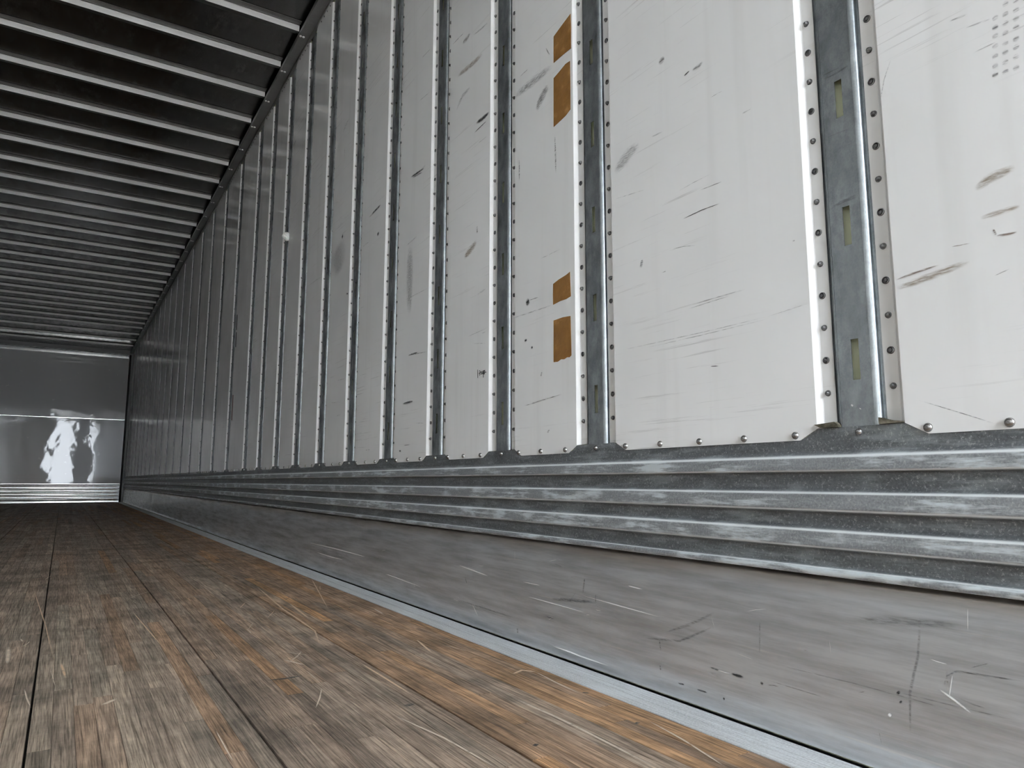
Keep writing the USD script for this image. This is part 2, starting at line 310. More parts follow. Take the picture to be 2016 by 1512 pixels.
SC = {'D': scuff_mat('black_scuff', (0.03, 0.03, 0.03), 1.0, 0.30, 0.50), 'd': scuff_mat('grey_scuff', (0.06, 0.06, 0.06), 0.75, 0.36, 0.62),
      'f': scuff_mat('faint_scuff', (0.09, 0.09, 0.09), 0.52, 0.36, 0.64), 'b': scuff_mat('brown_smear', (0.25, 0.19, 0.12), 0.75, 0.34, 0.62),
      'B': scuff_mat('brown_scrape', (0.14, 0.09, 0.06), 0.85, 0.30, 0.55), 'w': scuff_mat('bright_scratch', (0.92, 0.92, 0.90), 1.0, 0.15, 0.40),
      't': scuff_mat('fresh_gouge', (0.66, 0.47, 0.31), 1.0, 0.20, 0.45), 'l': scuff_mat('pale_gouge', (0.62, 0.52, 0.42), 1.0, 0.25, 0.50)}
SCN = {'D': 'scuff_mark', 'd': 'scuff_mark', 'f': 'scuff_mark', 'b': 'dirt_smear', 'B': 'scrape', 'w': 'scratch', 't': 'gouge', 'l': 'gouge'}


def ribbon(pts, w, place, n=7):
    """A tapered ribbon through 2-d points; place((u, v)) puts it on its surface. Returns mesh, uv."""
    p = np.asarray(pts, float)
    seg = np.r_[0, np.cumsum(np.linalg.norm(np.diff(p, axis=0), axis=1))]
    s = np.linspace(0, seg[-1], n)
    c = np.stack([np.interp(s, seg, p[:, k]) for k in (0, 1)], 1)
    t = np.gradient(c, axis=0)
    t /= np.linalg.norm(t, axis=1, keepdims=True) + 1e-12
    nn = np.stack([-t[:, 1], t[:, 0]], 1)
    wd = w * (0.55 + 0.75 * np.sin(np.linspace(0.25, math.pi - 0.25, n)))[:, None] * 0.75
    rows = [c + nn * wd * k for k in (-0.5, 0, 0.5)]
    v = np.array([[place(q) for q in r] for r in rows])
    m = loft(v)
    uv = np.array([[(i / (n - 1), j / 2) for i in range(n)] for j in range(3)]).reshape(-1, 2)
    return (m.vertices, m.faces), uv

# marks measured on the surfaces: (kind, width, points)
PM = [
    ('d',0.0144,[(1.851,1.819),(1.88,1.815),(1.903,1.815)]),
    ('D',0.0127,[(1.727,1.494),(1.77,1.492),(1.808,1.496)]),
    ('f',0.0163,[(1.849,1.634),(1.904,1.63),(1.941,1.6)]),
    ('b',0.0209,[(1.769,1.705),(1.854,1.709),(1.937,1.717)]),
    ('D',0.0071,[(2.181,1.495),(2.299,1.505)]),
    ('d',0.0067,[(2.198,1.486),(2.285,1.498)]),
    ('d',0.0192,[(3.018,2.065),(3.066,2.049),(3.107,2.029)]),
    ('d',0.0153,[(3.946,2.354),(4.03,2.339)]),
    ('f',0.0147,[(3.07,1.95),(3.069,1.872)]),
    ('D',0.0099,[(2.591,1.5),(2.694,1.491)]),
    ('D',0.0149,[(2.602,1.387),(2.621,1.382)]),
    ('D',0.0191,[(3.047,1.51),(3.067,1.504)]),
    ('d',0.0093,[(1.796,1.162),(1.795,1.138)]),
    ('b',0.0276,[(1.798,1.113),(1.878,1.085)]),
    ('D',0.009,[(2.95,1.215),(2.977,1.221)]),
    ('f',0.0069,[(3.357,1.395),(3.608,1.4)]),
    ('f',0.0043,[(2.13,1.049),(2.321,1.05)]),
    ('f',0.0034,[(1.728,0.838),(1.849,0.832)]),
    ('d',0.0037,[(2.133,0.831),(2.287,0.841)]),
    ('D',0.0048,[(2.202,0.84),(2.287,0.841)]),
    ('D',0.0075,[(2.236,0.674),(2.327,0.673)]),
    ('d',0.0036,[(2.25,0.526),(2.31,0.526)]),
    ('D',0.0071,[(2.331,0.507),(2.349,0.508)]),
    ('d',0.004,[(2.632,0.523),(2.681,0.523)]),
    ('d',0.0059,[(3.8,0.835),(3.86,0.836)]),
    ('d',0.0079,[(0.896,1.213),(0.91,1.211),(0.925,1.21)]),
    ('D',0.0035,[(0.932,1.213),(0.947,1.21)]),
    ('d',0.0124,[(0.999,1.278),(1.017,1.274)]),
    ('d',0.0016,[(0.857,0.955),(0.882,0.956),(0.917,0.958)]),
    ('f',0.0017,[(0.888,0.98),(0.933,0.979),(0.974,0.976)]),
    ('f',0.0037,[(1.011,1.119),(1.049,1.122)]),
    ('d',0.0259,[(1.421,1.427),(1.449,1.409),(1.478,1.384)]),
    ('f',0.0301,[(1.402,1.471),(1.492,1.474),(1.587,1.476)]),
    ('d',0.0065,[(1.393,1.278),(1.391,1.23),(1.39,1.172)]),
    ('d',0.0052,[(1.561,1.28),(1.561,1.216)]),
    ('D',0.0019,[(0.867,0.915),(0.916,0.917),(0.964,0.915)]),
    ('d',0.0081,[(1.081,0.865),(1.087,0.847)]),
    ('d',0.0019,[(1.013,0.822),(1.026,0.821)]),
    ('D',0.0172,[(1.512,0.871),(1.529,0.864)]),
    ('d',0.0022,[(1.471,0.87),(1.512,0.871)]),
    ('f',0.003,[(0.818,0.739),(0.879,0.739),(0.946,0.738)]),
    ('f',0.002,[(0.854,0.735),(0.899,0.734),(0.957,0.732)]),
    ('f',0.0021,[(0.775,0.681),(0.902,0.68),(1.035,0.681),(1.155,0.682)]),
    ('f',0.002,[(0.775,0.677),(0.914,0.675),(1.08,0.675)]),
    ('D',0.0016,[(0.886,0.611),(0.906,0.613)]),
    ('D',0.0073,[(1.524,0.768),(1.536,0.767)]),
    ('D',0.0066,[(1.496,0.743),(1.505,0.744)]),
    ('d',0.0067,[(1.455,0.677),(1.461,0.662)]),
    ('b',0.0119,[(0.452,0.692),(0.498,0.685),(0.552,0.678)]),
    ('B',0.003,[(0.491,0.697),(0.522,0.695),(0.551,0.691)]),
    ('B',0.0033,[(0.394,0.715),(0.405,0.715),(0.418,0.717)]),
    ('B',0.0028,[(0.421,0.727),(0.418,0.718)]),
    ('B',0.0014,[(0.449,0.716),(0.473,0.718)]),
    ('d',0.0014,[(0.406,0.67),(0.425,0.665)]),
    ('f',0.0016,[(0.694,0.687),(0.775,0.681)]),
    ('d',0.0028,[(0.714,0.798),(0.719,0.798)]),
    ('f',0.0022,[(0.535,1.025),(0.547,1.0),(0.555,0.97)]),
    ('b',0.0147,[(0.389,0.799),(0.419,0.796),(0.438,0.786)]),
    ('f',0.0032,[(0.428,1.034),(0.451,1.037)]),
    ('f',0.0031,[(0.401,1.011),(0.432,1.016)]),
    ('f',0.0024,[(0.397,0.976),(0.426,0.975)]),
    ('b',0.0085,[(0.388,0.747),(0.435,0.746)]),
    ('d',0.003,[(1.431,1.537),(1.413,1.508)]),
    ('f',0.0321,[(1.165,1.089),(1.113,1.116),(1.081,1.12)]),
    ('f',0.003,[(1.371,0.97),(1.464,0.969)]),
    ('f',0.0041,[(1.607,0.839),(1.404,0.836)]),
    ('d',0.0028,[(1.373,0.609),(1.544,0.595)]),
    ('d',0.0059,[(1.423,0.526),(1.434,0.521)]),
    ('f',0.1996,[(3.123,1.492),(3.085,1.336)]),
    ('f',0.0621,[(2.291,1.25),(2.286,0.987)]),
    ('d',0.0013,[(0.532,0.514),(0.474,0.49),(0.439,0.475)]),
]
KM = [
    ('d',0.0053,[(1.291,0.191),(1.299,0.154)]),
    ('d',0.0079,[(1.427,0.126),(1.352,0.134),(1.254,0.142)]),
    ('d',0.0035,[(1.254,0.16),(1.254,0.14)]),
    ('f',0.0053,[(0.917,0.171),(0.976,0.142),(1.039,0.117)]),
    ('f',0.0044,[(0.918,0.148),(1.003,0.107),(1.1,0.095)]),
    ('d',0.0043,[(1.059,0.099),(1.056,0.08)]),
    ('d',0.0043,[(1.059,0.053),(1.058,0.042)]),
    ('D',0.0027,[(0.932,0.075),(0.91,0.074)]),
    ('D',0.0053,[(0.885,0.075),(0.858,0.074)]),
    ('D',0.0045,[(0.824,0.074),(0.818,0.073)]),
    ('D',0.0028,[(1.013,0.03),(0.996,0.031)]),
    ('D',0.0027,[(0.966,0.03),(0.941,0.03)]),
    ('D',0.0041,[(0.905,0.03),(0.901,0.028)]),
    ('d',0.0073,[(1.57,0.035),(1.568,0.023)]),
    ('w',0.0018,[(1.521,0.119),(1.402,0.117),(1.296,0.115)]),
    ('w',0.0025,[(1.413,0.022),(1.298,0.02),(1.198,0.02)]),
    ('w',0.002,[(1.146,0.19),(1.105,0.188)]),
    ('w',0.0018,[(1.544,0.152),(1.469,0.152)]),
    ('f',0.003,[(0.819,0.175),(0.823,0.119)]),
    ('w',0.0036,[(3.386,0.117),(2.976,0.119),(2.653,0.116)]),
    ('w',0.0033,[(3.263,0.083),(3.073,0.08),(2.901,0.082)]),
    ('w',0.0031,[(1.888,0.159),(1.72,0.147)]),
    ('f',0.004,[(0.553,0.221),(0.558,0.173),(0.574,0.12),(0.578,0.062)]),
    ('d',0.0024,[(0.434,0.164),(0.477,0.161),(0.52,0.159),(0.53,0.133)]),
    ('f',0.0026,[(0.523,0.158),(0.524,0.132)]),
    ('w',0.0026,[(0.534,0.131),(0.516,0.122),(0.497,0.111)]),
    ('d',0.0011,[(0.493,0.167),(0.471,0.177)]),
    ('D',0.0057,[(0.592,0.115),(0.589,0.112)]),
    ('D',0.0049,[(0.589,0.103),(0.587,0.101)]),
    ('w',0.005,[(0.607,0.082),(0.603,0.079)]),
    ('f',0.0108,[(0.652,0.202),(0.569,0.211),(0.496,0.218)]),
    ('f',0.0015,[(0.807,0.109),(0.642,0.111),(0.498,0.108)]),
    ('f',0.0015,[(0.809,0.081),(0.699,0.079)]),
    ('f',0.0019,[(0.59,0.114),(0.504,0.115),(0.441,0.116)]),
    ('f',0.0039,[(1.898,0.061),(1.592,0.058)]),
    ('w',0.0025,[(2.442,0.075),(2.143,0.066)]),
    ('w',0.0037,[(1.807,0.062),(1.771,0.031)]),
    ('w',0.0015,[(1.314,0.151),(1.056,0.142)]),
    ('d',0.0036,[(1.444,0.084),(1.403,0.082)]),
    ('d',0.0056,[(1.853,0.134),(1.837,0.111)]),
]
FM = [
    ('t',0.0026,[(-0.066,3.317),(-0.024,2.645),(-0.01,2.422),(0.012,1.97)]),
    ('t',0.0056,[(0.662,2.918),(0.62,2.361),(0.61,1.985),(0.565,1.787)]),
    ('t',0.0065,[(0.666,2.456),(0.644,2.15)]),
    ('t',0.0035,[(0.918,3.073),(0.743,2.286)]),
    ('t',0.005,[(0.591,1.58),(0.591,1.404),(0.59,1.292)]),
    ('l',0.0041,[(0.516,1.2),(0.54,1.056),(0.549,0.919)]),
    ('l',0.005,[(0.743,1.186),(0.749,1.025),(0.741,0.8)]),
    ('l',0.0037,[(0.869,0.951),(0.855,0.861),(0.826,0.747)]),
    ('l',0.0041,[(0.881,1.311),(0.871,1.223),(0.866,1.141)]),
    ('t',0.0054,[(0.026,1.929),(0.035,1.778)]),
    ('l',0.0084,[(-0.082,2.179),(-0.074,1.98)]),
    ('D',0.0115,[(0.643,0.965),(0.647,0.957)]),
    ('D',0.0177,[(0.559,1.253),(0.564,1.239)]),
    ('D',0.012,[(0.843,0.958),(0.847,0.95)]),
    ('D',0.0097,[(0.379,1.544),(0.415,1.539),(0.453,1.543)]),
    ('l',0.0036,[(-0.056,2.228),(-0.062,2.273)]),
    ('l',0.0017,[(0.008,1.869),(0.017,1.721)]),
    ('l',0.0089,[(0.089,1.534),(0.115,1.567)]),
    ('l',0.0021,[(0.24,1.286),(0.238,1.138)]),
    ('t',0.0079,[(0.831,1.323),(0.865,1.34),(0.882,1.31)]),
    ('D',0.0063,[(0.874,1.143),(0.882,1.13)]),
    ('t',0.0051,[(0.796,1.731),(0.768,1.582)]),
    ('l',0.0055,[(0.867,2.21),(0.857,2.104)]),
    ('t',0.0033,[(0.212,2.56),(0.236,1.977)]),
    ('l',0.0056,[(0.455,1.696),(0.481,1.627)]),
]


def fillet(pts, r=0.003, n=4):
    p = np.asarray(pts, float)
    out = [p[0]]
    for a, b, c in zip(p[:-2], p[1:-1], p[2:]):
        u, v = a - b, c - b
        d = min(r, 0.45 * np.linalg.norm(u), 0.45 * np.linalg.norm(v))
        s, e = b + u / np.linalg.norm(u) * d, b + v / np.linalg.norm(v) * d
        for t in np.linspace(0, 1, n):
            out.append((1 - t) ** 2 * s + 2 * t * (1 - t) * b + t * t * e)
    out.append(p[-1])
    return np.array(out)


def outward(m):
    """Faces turned outwards."""
    if m.volume < 0:
        m.invert()
    return m


def sheet_y(ez, t, y0, y1, flip=1):
    """Open (e, z) polyline (e = depth into the right wall) as a sheet t thick, swept along y."""
    p = np.asarray(ez, float)
    d = np.gradient(p, axis=0)
    d /= np.linalg.norm(d, axis=1, keepdims=True)
    nrm = np.stack([d[:, 1], -d[:, 0]], 1) * flip
    q = np.vstack([p, (p - nrm * t)[::-1]])
    a = np.stack([W + q[:, 0], np.full(len(q), y0), q[:, 1]], 1)
    b = a.copy()
    b[:, 1] = y1
    body = loft([a, b], closed=True)
    n = len(p)
    k = np.arange(n - 1)
    f = np.vstack([np.stack([k, k + 1, 2 * n - 2 - k], 1), np.stack([k, 2 * n - 2 - k, 2 * n - 1 - k], 1)])
    return outward(cat_([body, trimesh.Trimesh(a, f, process=False), trimesh.Trimesh(b, f[:, ::-1], process=False)]))


def sheet_z(ey, t, z0, z1):
    """Open (e, y) polyline as a sheet t thick running from z0 to z1, in the post's own frame."""
    p = np.asarray(ey, float)
    d = np.gradient(p, axis=0)
    d /= np.linalg.norm(d, axis=1, keepdims=True)
    nrm = np.stack([-d[:, 1], d[:, 0]], 1)
    q = np.vstack([p, (p - nrm * t)[::-1]])
    a = np.stack([q[:, 0], q[:, 1], np.full(len(q), z0)], 1)
    b = a.copy()
    b[:, 2] = z1
    return outward(loft([a, b], closed=True))


# ================================================================ the shell
floor = xf('floor', kind='structure')
put('subfloor', bx(WL - 0.06, W + 0.06, Y0, Y1, -0.09, -0.03), M_black, floor)
EDGES = [0.9085, 0.608, 0.298, -0.018, -0.332, -0.646, -0.960, -1.270, -1.4735]


def strip_mesh(x0, x1, y0, y1, z):
    c = 0.0009
    g = 0.00025
    x0, x1, y0, y1 = x0 + g, x1 - g, y0 + g, y1 - g
    r = [[(x0, y0), (x1, y0), (x1, y1), (x0, y1)], [(x0 + c, y0 + c), (x1 - c, y0 + c), (x1 - c, y1 - c), (x0 + c, y1 - c)]]
    v = [(x, y, -0.03) for x, y in r[0]] + [(x, y, z - c * 0.6) for x, y in r[0]] + [(x, y, z) for x, y in r[1]]
    f = [(8, 9, 10), (8, 10, 11)]
    for b in (0, 4):
        for k in range(4):
            j = (k + 1) % 4
            f += [(b + k, b + j, b + 4 + j), (b + k, b + 4 + j, b + 4 + k)]
    return trimesh.Trimesh(np.array(v), np.array(f), process=False)


put('gap_filler', cat_([bx(0.9907, W + 0.0148, Y0, Y1 - 0.07, -0.05, -0.006), bx(WL - 0.0148, -1.5557, Y0, Y1 - 0.07, -0.05, -0.006)]), M_black, floor)
planks = []
for i, (xr, xl) in enumerate(zip(EDGES[:-1], EDGES[1:])):
    plank = xf('plank', str(floor.GetPath()))
    planks.append(plank)
    n = int(round((xr - xl) / 0.0312))
    far, fart = [], []
    for k in range(n):
        a = xl + 0.0018 + (xr - xl - 0.0036) * k / n
        b = xl + 0.0018 + (xr - xl - 0.0036) * (k + 1) / n
        y = Y0 - rng.uniform(0, 0.7)
        while y < Y1:
            y2 = y + rng.uniform(0.38, 1.25)
            if y2 > Y0 + 0.02:
                ya, yb = max(y, Y0), min(y2, Y1 - 0.004)
                light = min(1, max(0, rng.gauss(0.48, 0.15)))
                mid = (xr + xl) / 2
                warm = rng.gauss(0.40, 0.11) + (0.26 if i == 0 else 0.06 if i == 1 else 0) + (0.10 if i == 0 and k > n * 0.5 else 0)
                if rng.random() < 0.07:
                    warm += 0.3
                tone = (light, min(1, max(0, warm)), rng.random())
                m = strip_mesh(a, b, ya, yb, rng.uniform(-0.00045, 0.00015))
                if yb > ya + 0.01:
                    if ya < 5.2 and yb > 0.5 and b > -0.125 * yb - 0.12:
                        put('strip', m, M_wood, plank, tone=tone)
                    else:
                        far.append(m)
                        fart += [tone] * len(m.vertices)
            y = y2
    if far:
        put('strips', cat_(far), M_wood, plank, tone=np.array(fart), kind='stuff')

ceiling = xf('ceiling', kind='structure')
put('roof_sheet', bx(WL - 0.06, W + 0.06, Y0, Y1 + 0.06, 2.9425, 2.975), M_roof, ceiling)

wall_right = xf('wall_right', kind='structure')
put('backing_sheet', bx(W + 0.0195, W + 0.03, Y0, Y1 + 0.06, -0.09, 2.975), M_back, wall_right)
wall_left = xf('wall_left', kind='structure')
put('backing_sheet', bx(WL - 0.03, WL - 0.0195, Y0, Y1 + 0.06, -0.09, 2.975), M_back, wall_left)

wall_front = xf('wall_front', kind='structure')
put('backing_sheet', bx(WL - 0.06, W + 0.06, Y1 + 0.012, Y1 + 0.06, -0.09, 2.975), M_dark, wall_front)
put('panel', bx(WL, 0.985, Y1, Y1 + 0.012, 0.30, 1.563), M_front, wall_front)
put('panel', bx(WL, 0.985, Y1 + 0.0015, Y1 + 0.012, 1.566, 2.86), M_front, wall_front)
put('seam_strip', bx(WL, 0.93, Y1 - 0.0015, Y1, 1.566, 1.578), M_front_band, wall_front)
put('header', cat_([bx(WL, 0.925, Y1 - 0.022, Y1, 2.775, 2.845), bx(WL, 0.925, Y1 - 0.030, Y1 - 0.022, 2.79, 2.822)]), M_front_band, wall_front)


# ---------------------------------------------------------------- wall panels
def panel_mesh(a, b, first=False, last=False):
    half = [(0.040, 0.0085, 0.4862), (0.0605, 0.0085, 0.4858), (0.0622, 0.0078, 0.4856), (0.0683, 0.0007, 0.4848), (0.0697, 0.0, 0.4843), (0.101, 0.0, ZB)]
    lo = [(a + y, e, z) for y, e, z in half] if not first else [(a, 0.0, ZB)]
    hi = [(b - y, e, z) for y, e, z in half[::-1]] if not last else [(b, 0.0, ZB)]
    pts = lo + hi
    t = 0.0015
    rows = [[(W + e, y, z), (W + e, y, ZT + ZB - z), (W + e + t, y, ZT + ZB - z), (W + e + t, y, z)] for y, e, z in pts]
    n, k0, k1 = len(rows), 0 if first else 4, len(pts) - (1 if last else 5)
    flat = [loft(rows[k0:k1 + 1], closed=True)] + ([] if first else [loft(rows[:2], closed=True)]) + ([] if last else [loft(rows[n - 2:], closed=True)])
    edges = ([] if first else [loft(rows[1:5], closed=True)]) + ([] if last else [loft(rows[n - 5:n - 1], closed=True)])
    return cat_(flat), edges


screw_prof = [(0.0063, 0.0), (0.0061, 0.0016), (0.0050, 0.0034), (0.0030, 0.0046), (0.0012, 0.0048), (0.0, 0.0042)]
screw_mesh = lathe(screw_prof, 14)


def moved(m, x, y, z):
    m = m.copy()
    m.apply_translation((x, y, z))
    return m


bounds = [Y0] + BACKPOSTS + POSTS + [Y1 - 0.06]
panels = []
for i in range(len(bounds) - 1):
    a, b = bounds[i], bounds[i + 1]
    first, last = i == 0, i == len(bounds) - 2
    pm, edges = panel_mesh(a, b, first, last)
    p = xf('panel', str(wall_right.GetPath()))
    panels.append((a, b, p))
    put('liner_sheet', pm, M_panel, p)
    for e in edges:
        put('edge_strip', e, M_edge, p)
    if not first and not last:
        n = 5 if b - a > 0.5 else 3
        s = np.linspace(a + (0.109 if n == 5 else 0.1128), b - (0.101 if n == 5 else 0.0935), n) if n == 5 else np.linspace(a + 0.1128, b - 0.089, 3)
        for y in s:
            put('screw', moved(screw_mesh, W, y, 0.4758), M_screw, p, smooth=40)
        tops = np.arange(a + 0.105, b - 0.10, 0.0505)
        small = lathe([(0.0048, 0), (0.0042, 0.002), (0.002, 0.0032), (0, 0.0034)], 7)
        put('rivets', cat_([moved(small, W, y, ZT - 0.016) for y in tops]), M_rivet, p, kind='stuff')
    put('panel', mirror(cat_([pm] + edges)), M_panel, wall_left)


def panel_at(y):
    for a, b, p in panels:
        if a <= y < b:
            return p
    return panels[-1][2]


# rubbed marks and dirt on the right wall (y, z)
for k, w, pts in PM:
    yc = pts[len(pts) // 2][0]
    m, uv = ribbon(pts, w * (1.35 if k in 'dDB' else 1.1), lambda q: (W - 0.0009, q[0], q[1]))
    put(SCN[k], m, SC[k], panel_at(yc), uv=uv)
# smaller random rubs, thicker where pallets and hand carts reach
mr = random.Random(21)
for _ in range(90):
    y = mr.uniform(0.75, 7.0)
    z = 0.52 + 1.6 * mr.random() ** 1.4
    i = max(k for k, v in enumerate(POSTS) if v <= y)
    a_, b_ = POSTS[i] + 0.085, POSTS[i + 1] - 0.085
    ln, tilt = mr.uniform(0.015, 0.11), mr.gauss(0, 0.09)
    y = min(max(y, a_ + ln / 2), b_ - ln / 2)
    k = mr.choice('ffffdddD')
    m, uv = ribbon([(y - ln / 2, z - tilt * ln / 2), (y, z + mr.gauss(0, 0.001)), (y + ln / 2, z + tilt * ln / 2)], mr.uniform(0.0015, 0.0055) * (1.6 if k == 'f' else 1), lambda q: (W - 0.0009, q[0], q[1]))
    put('scuff_mark', m, SC[k], panel_at(y), uv=uv)
# print of a tyre tread: rows of small squares
tread = [(0.3952, 1.009), (0.3963, 0.9963), (0.3972, 0.9845), (0.3984, 0.9707), (0.3995, 0.9569), (0.4006, 0.9438), (0.4016, 0.9318),
         (0.3821, 1.0212), (0.3833, 1.0075), (0.3843, 0.9951), (0.3854, 0.9821), (0.3866, 0.9677), (0.3876, 0.9561), (0.3887, 0.9425), (0.3898, 0.9299),
         (0.37, 1.0188), (0.371, 1.0059), (0.372, 0.9943), (0.373, 0.9828), (0.3743, 0.9673), (0.3752, 0.9564), (0.3763, 0.9436), (0.3775, 0.9288)]
for n_, (y, z) in enumerate(tread):
    m, uv = ribbon([(y + 0.0042, z - 0.0004), (y - 0.0042, z + 0.0004)], 0.0080, lambda q: (W - 0.0009, q[0], q[1]))
    put('tread_print', m, SC['d' if n_ in (6, 14, 1) else 'f'], panel_at(0.39), uv=uv)


# ---------------------------------------------------------------- posts with slots
PZ0, PZ1 = 0.4790, 2.858
slots = [(0.5545 + 0.2105 * k) for k in range(11)]
face_poly = sbox(-0.0245, PZ0, 0.0280, PZ1)
for z in slots:
    face_poly = face_poly.difference(sbox(-0.00625, z, 0.00625, z + 0.0625))
arc = [(0.0034 + 0.0082 * (1 - math.cos(t)), -0.0245 - 0.0082 * math.sin(t)) for t in np.linspace(0, math.pi / 2, 7)] + [(0.0135, -0.0330), (0.0138, -0.0345), (0.0140, -0.0475)]
near_side = sheet_z(arc, 0.0012, PZ0, PZ1)
far_arc = [(0.0138, 0.0475), (0.0138, 0.0290), (0.0036, 0.0286)]
far_side = sheet_z(far_arc, 0.0012, PZ0, PZ1)
channel_mesh = cat_([plate_yz(face_poly, 0.0034, 0.0052), near_side])
dome_mesh = lathe([(0.0050, 0), (0.0048, 0.0009), (0.0036, 0.0011), (0.0035, 0.0038), (0.0022, 0.0054), (0.0, 0.0058)], 12)
ring_mesh = lathe([(0.0057, 0), (0.0055, 0.0016), (0.0043, 0.0022), (0.0036, 0.0006), (0.0029, 0.0004), (0.0025, 0.0022), (0.0, 0.0026)], 14)
riv_z = [0.5395 + 0.05235 * k for k in range(44)]


def make_post(i, detailed, label):
    p = xf('wall_post', loc=(W, POSTS[i], 0), label=label, cat='wall post', group=GROUP_POST)
    put('channel', channel_mesh, M_post, p, smooth=35)
    put('side_wall', far_side, M_post, p)
    many = []
    for k, z in enumerate(riv_z):
        for s in (-1, 1):
            m = moved(dome_mesh if k % 2 == 0 else ring_mesh, 0.0085, 0.0522 * s, z)
            if detailed:
                put('rivet', m, M_rivet, p, smooth=40)
            else:
                many.append(m)
    if many:
        put('rivets', cat_(many), M_rivet, p, kind='stuff', smooth=40)
    return p


GROUP_POST = 'wall posts along the white wall'
ORD = ['first', 'second', 'third', 'fourth', 'fifth', 'sixth', 'seventh', 'eighth', 'ninth', 'tenth', 'eleventh', 'twelfth', 'thirteenth', 'fourteenth', 'fifteenth', 'sixteenth', 'seventeenth', 'eighteenth', 'nineteenth', 'twentieth']


def post_label(i):
    v = i                       # 1 = the post nearest the camera in the photo
    n = len(POSTS)
    if i == 0:
        return 'slotted galvanized wall post at the open rear end, just outside the photo'
    if i == 1:
        return 'widest slotted blue-grey wall post, nearest the right edge of the photo'
    if i == 2:
        return 'slotted grey wall post right beside the four brown tape patches'
    if i == 9:
        return 'grey wall post with a white foam lump stuck on its edge'
    if i <= 14:
        return 'slotted grey wall post, %s from the right edge of the photo' % ORD[i - 1]
    return 'thin far wall post on the white wall, %s from the front corner' % ORD[n - 1 - i]


post_a = make_post(0, True, post_label(0))
post_1 = make_post(1, True, post_label(1))
# torn foam gaskets sticking out under the flanges of the nearest post
gl = Polygon([(-0.006, 0.4845), (0.026, 0.4855), (0.036, 0.4905), (0.001, 0.4930), (-0.004, 0.4890)])
ga = plate_yz(affinity.translate(gl, 0.036, 0), -0.004, 0.006)
gr = Polygon([(-0.033, 0.4948), (-0.033, 0.4850), (-0.068, 0.4852), (-0.070, 0.4868), (-0.050, 0.4895)])
gb = plate_yz(gr, -0.003, 0.007)
put('gasket', ga, M_gasket, post_1, label='torn olive foam strip')
put('gasket', gb, M_gasket, post_1, label='torn olive foam strip')
for k, w, pts in [('d', .0045, [(0.0260, 1.0517), (0.0024, 1.0507), (-0.0215, 1.053)]), ('d', .002, [(0.0265, 1.0586), (-0.0069, 1.0572)]), ('f', .003, [(0.0082, 1.1408), (-0.0188, 1.1434)]), ('f', .009, [(0.0265, 0.8316), (0.0036, 0.8354), (-0.0221, 0.8388)]),
                  ('f', .003, [(0.0179, 1.1618), (0.0023, 1.175)]), ('w', .004, [(0.0115, 0.518), (0.0084, 0.5147)]), ('w', .002, [(-0.0012, 0.5115), (-0.0042, 0.509)]), ('f', .003, [(0.0224, 0.9513), (-0.017, 0.9495)]), ('f', .004, [(0.0214, 0.925), (-0.0212, 0.9242)])]:
    m, uv = ribbon(pts, w, lambda q: (0.0028, q[0], q[1]))
    put(SCN[k], m, SC[k], post_1, uv=uv)
for i in range(2, 6):
    dup(post_a, 'wall_post', (W, POSTS[i], 0), post_label(i), 'wall post', GROUP_POST)
post_b = make_post(6, False, post_label(6))
for i in range(7, len(POSTS)):
    dup(post_b, 'wall_post', (W, POSTS[i], 0), post_label(i), 'wall post', GROUP_POST)
for y in BACKPOSTS + POSTS:
    put('post', mirror(moved(channel_mesh, W, y, 0)), M_post, wall_left, smooth=35)

# ---------------------------------------------------------------- corrugated scuff band under the panels
YB = Y1 - 0.06
band = xf('scuff_band', label='long corrugated galvanized steel scuff band under the white wall panels', cat='scuff band')
top = sbox(Y0, 0.4494, YB, 0.4672)
from shapely.ops import unary_union
tabs = [Polygon([(y - 0.101, 0.4660), (y + 0.101, 0.4660), (y + 0.0715, 0.4845), (y - 0.0715, 0.4845)]) for y in BACKPOSTS + POSTS]
top = unary_union([top, sbox(Y0, 0.4494, YB, 0.4720)] + tabs).intersection(sbox(Y0, 0.4, YB, 0.5))
flange_mesh = plate_yz(top, 0.0021 + W, 0.0028 + W)
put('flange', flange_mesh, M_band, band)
prof = [(0.0021, 0.4496), (0.0014, 0.4484), (-0.0100, 0.4390), (-0.0100, 0.4187), (0.0020, 0.4152), (0.0020, 0.3910), (-0.0100, 0.3838), (-0.0100, 0.3588), (0.0020, 0.3528), (0.0020, 0.3342),
        (-0.0100, 0.3268), (-0.0100, 0.3028), (0.0020, 0.2976), (0.0020, 0.2748), (-0.0110, 0.2712), (-0.0118, 0.2650), (-0.0100, 0.2606), (-0.0050, 0.2600)]
band_sheet = sheet_y(fillet(prof, 0.0032), 0.0010, Y0, YB)
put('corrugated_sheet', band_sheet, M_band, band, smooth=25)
tab_screw = lathe([(r * 0.88, h) for r, h in screw_prof], 12)
for y in POSTS:
    put('screw', moved(tab_screw, W + 0.0021, y + 0.001, 0.4758), M_screw, band, smooth=40)
put('scuff_band', mirror(cat_([flange_mesh, band_sheet])), M_band, wall_left, smooth=25)

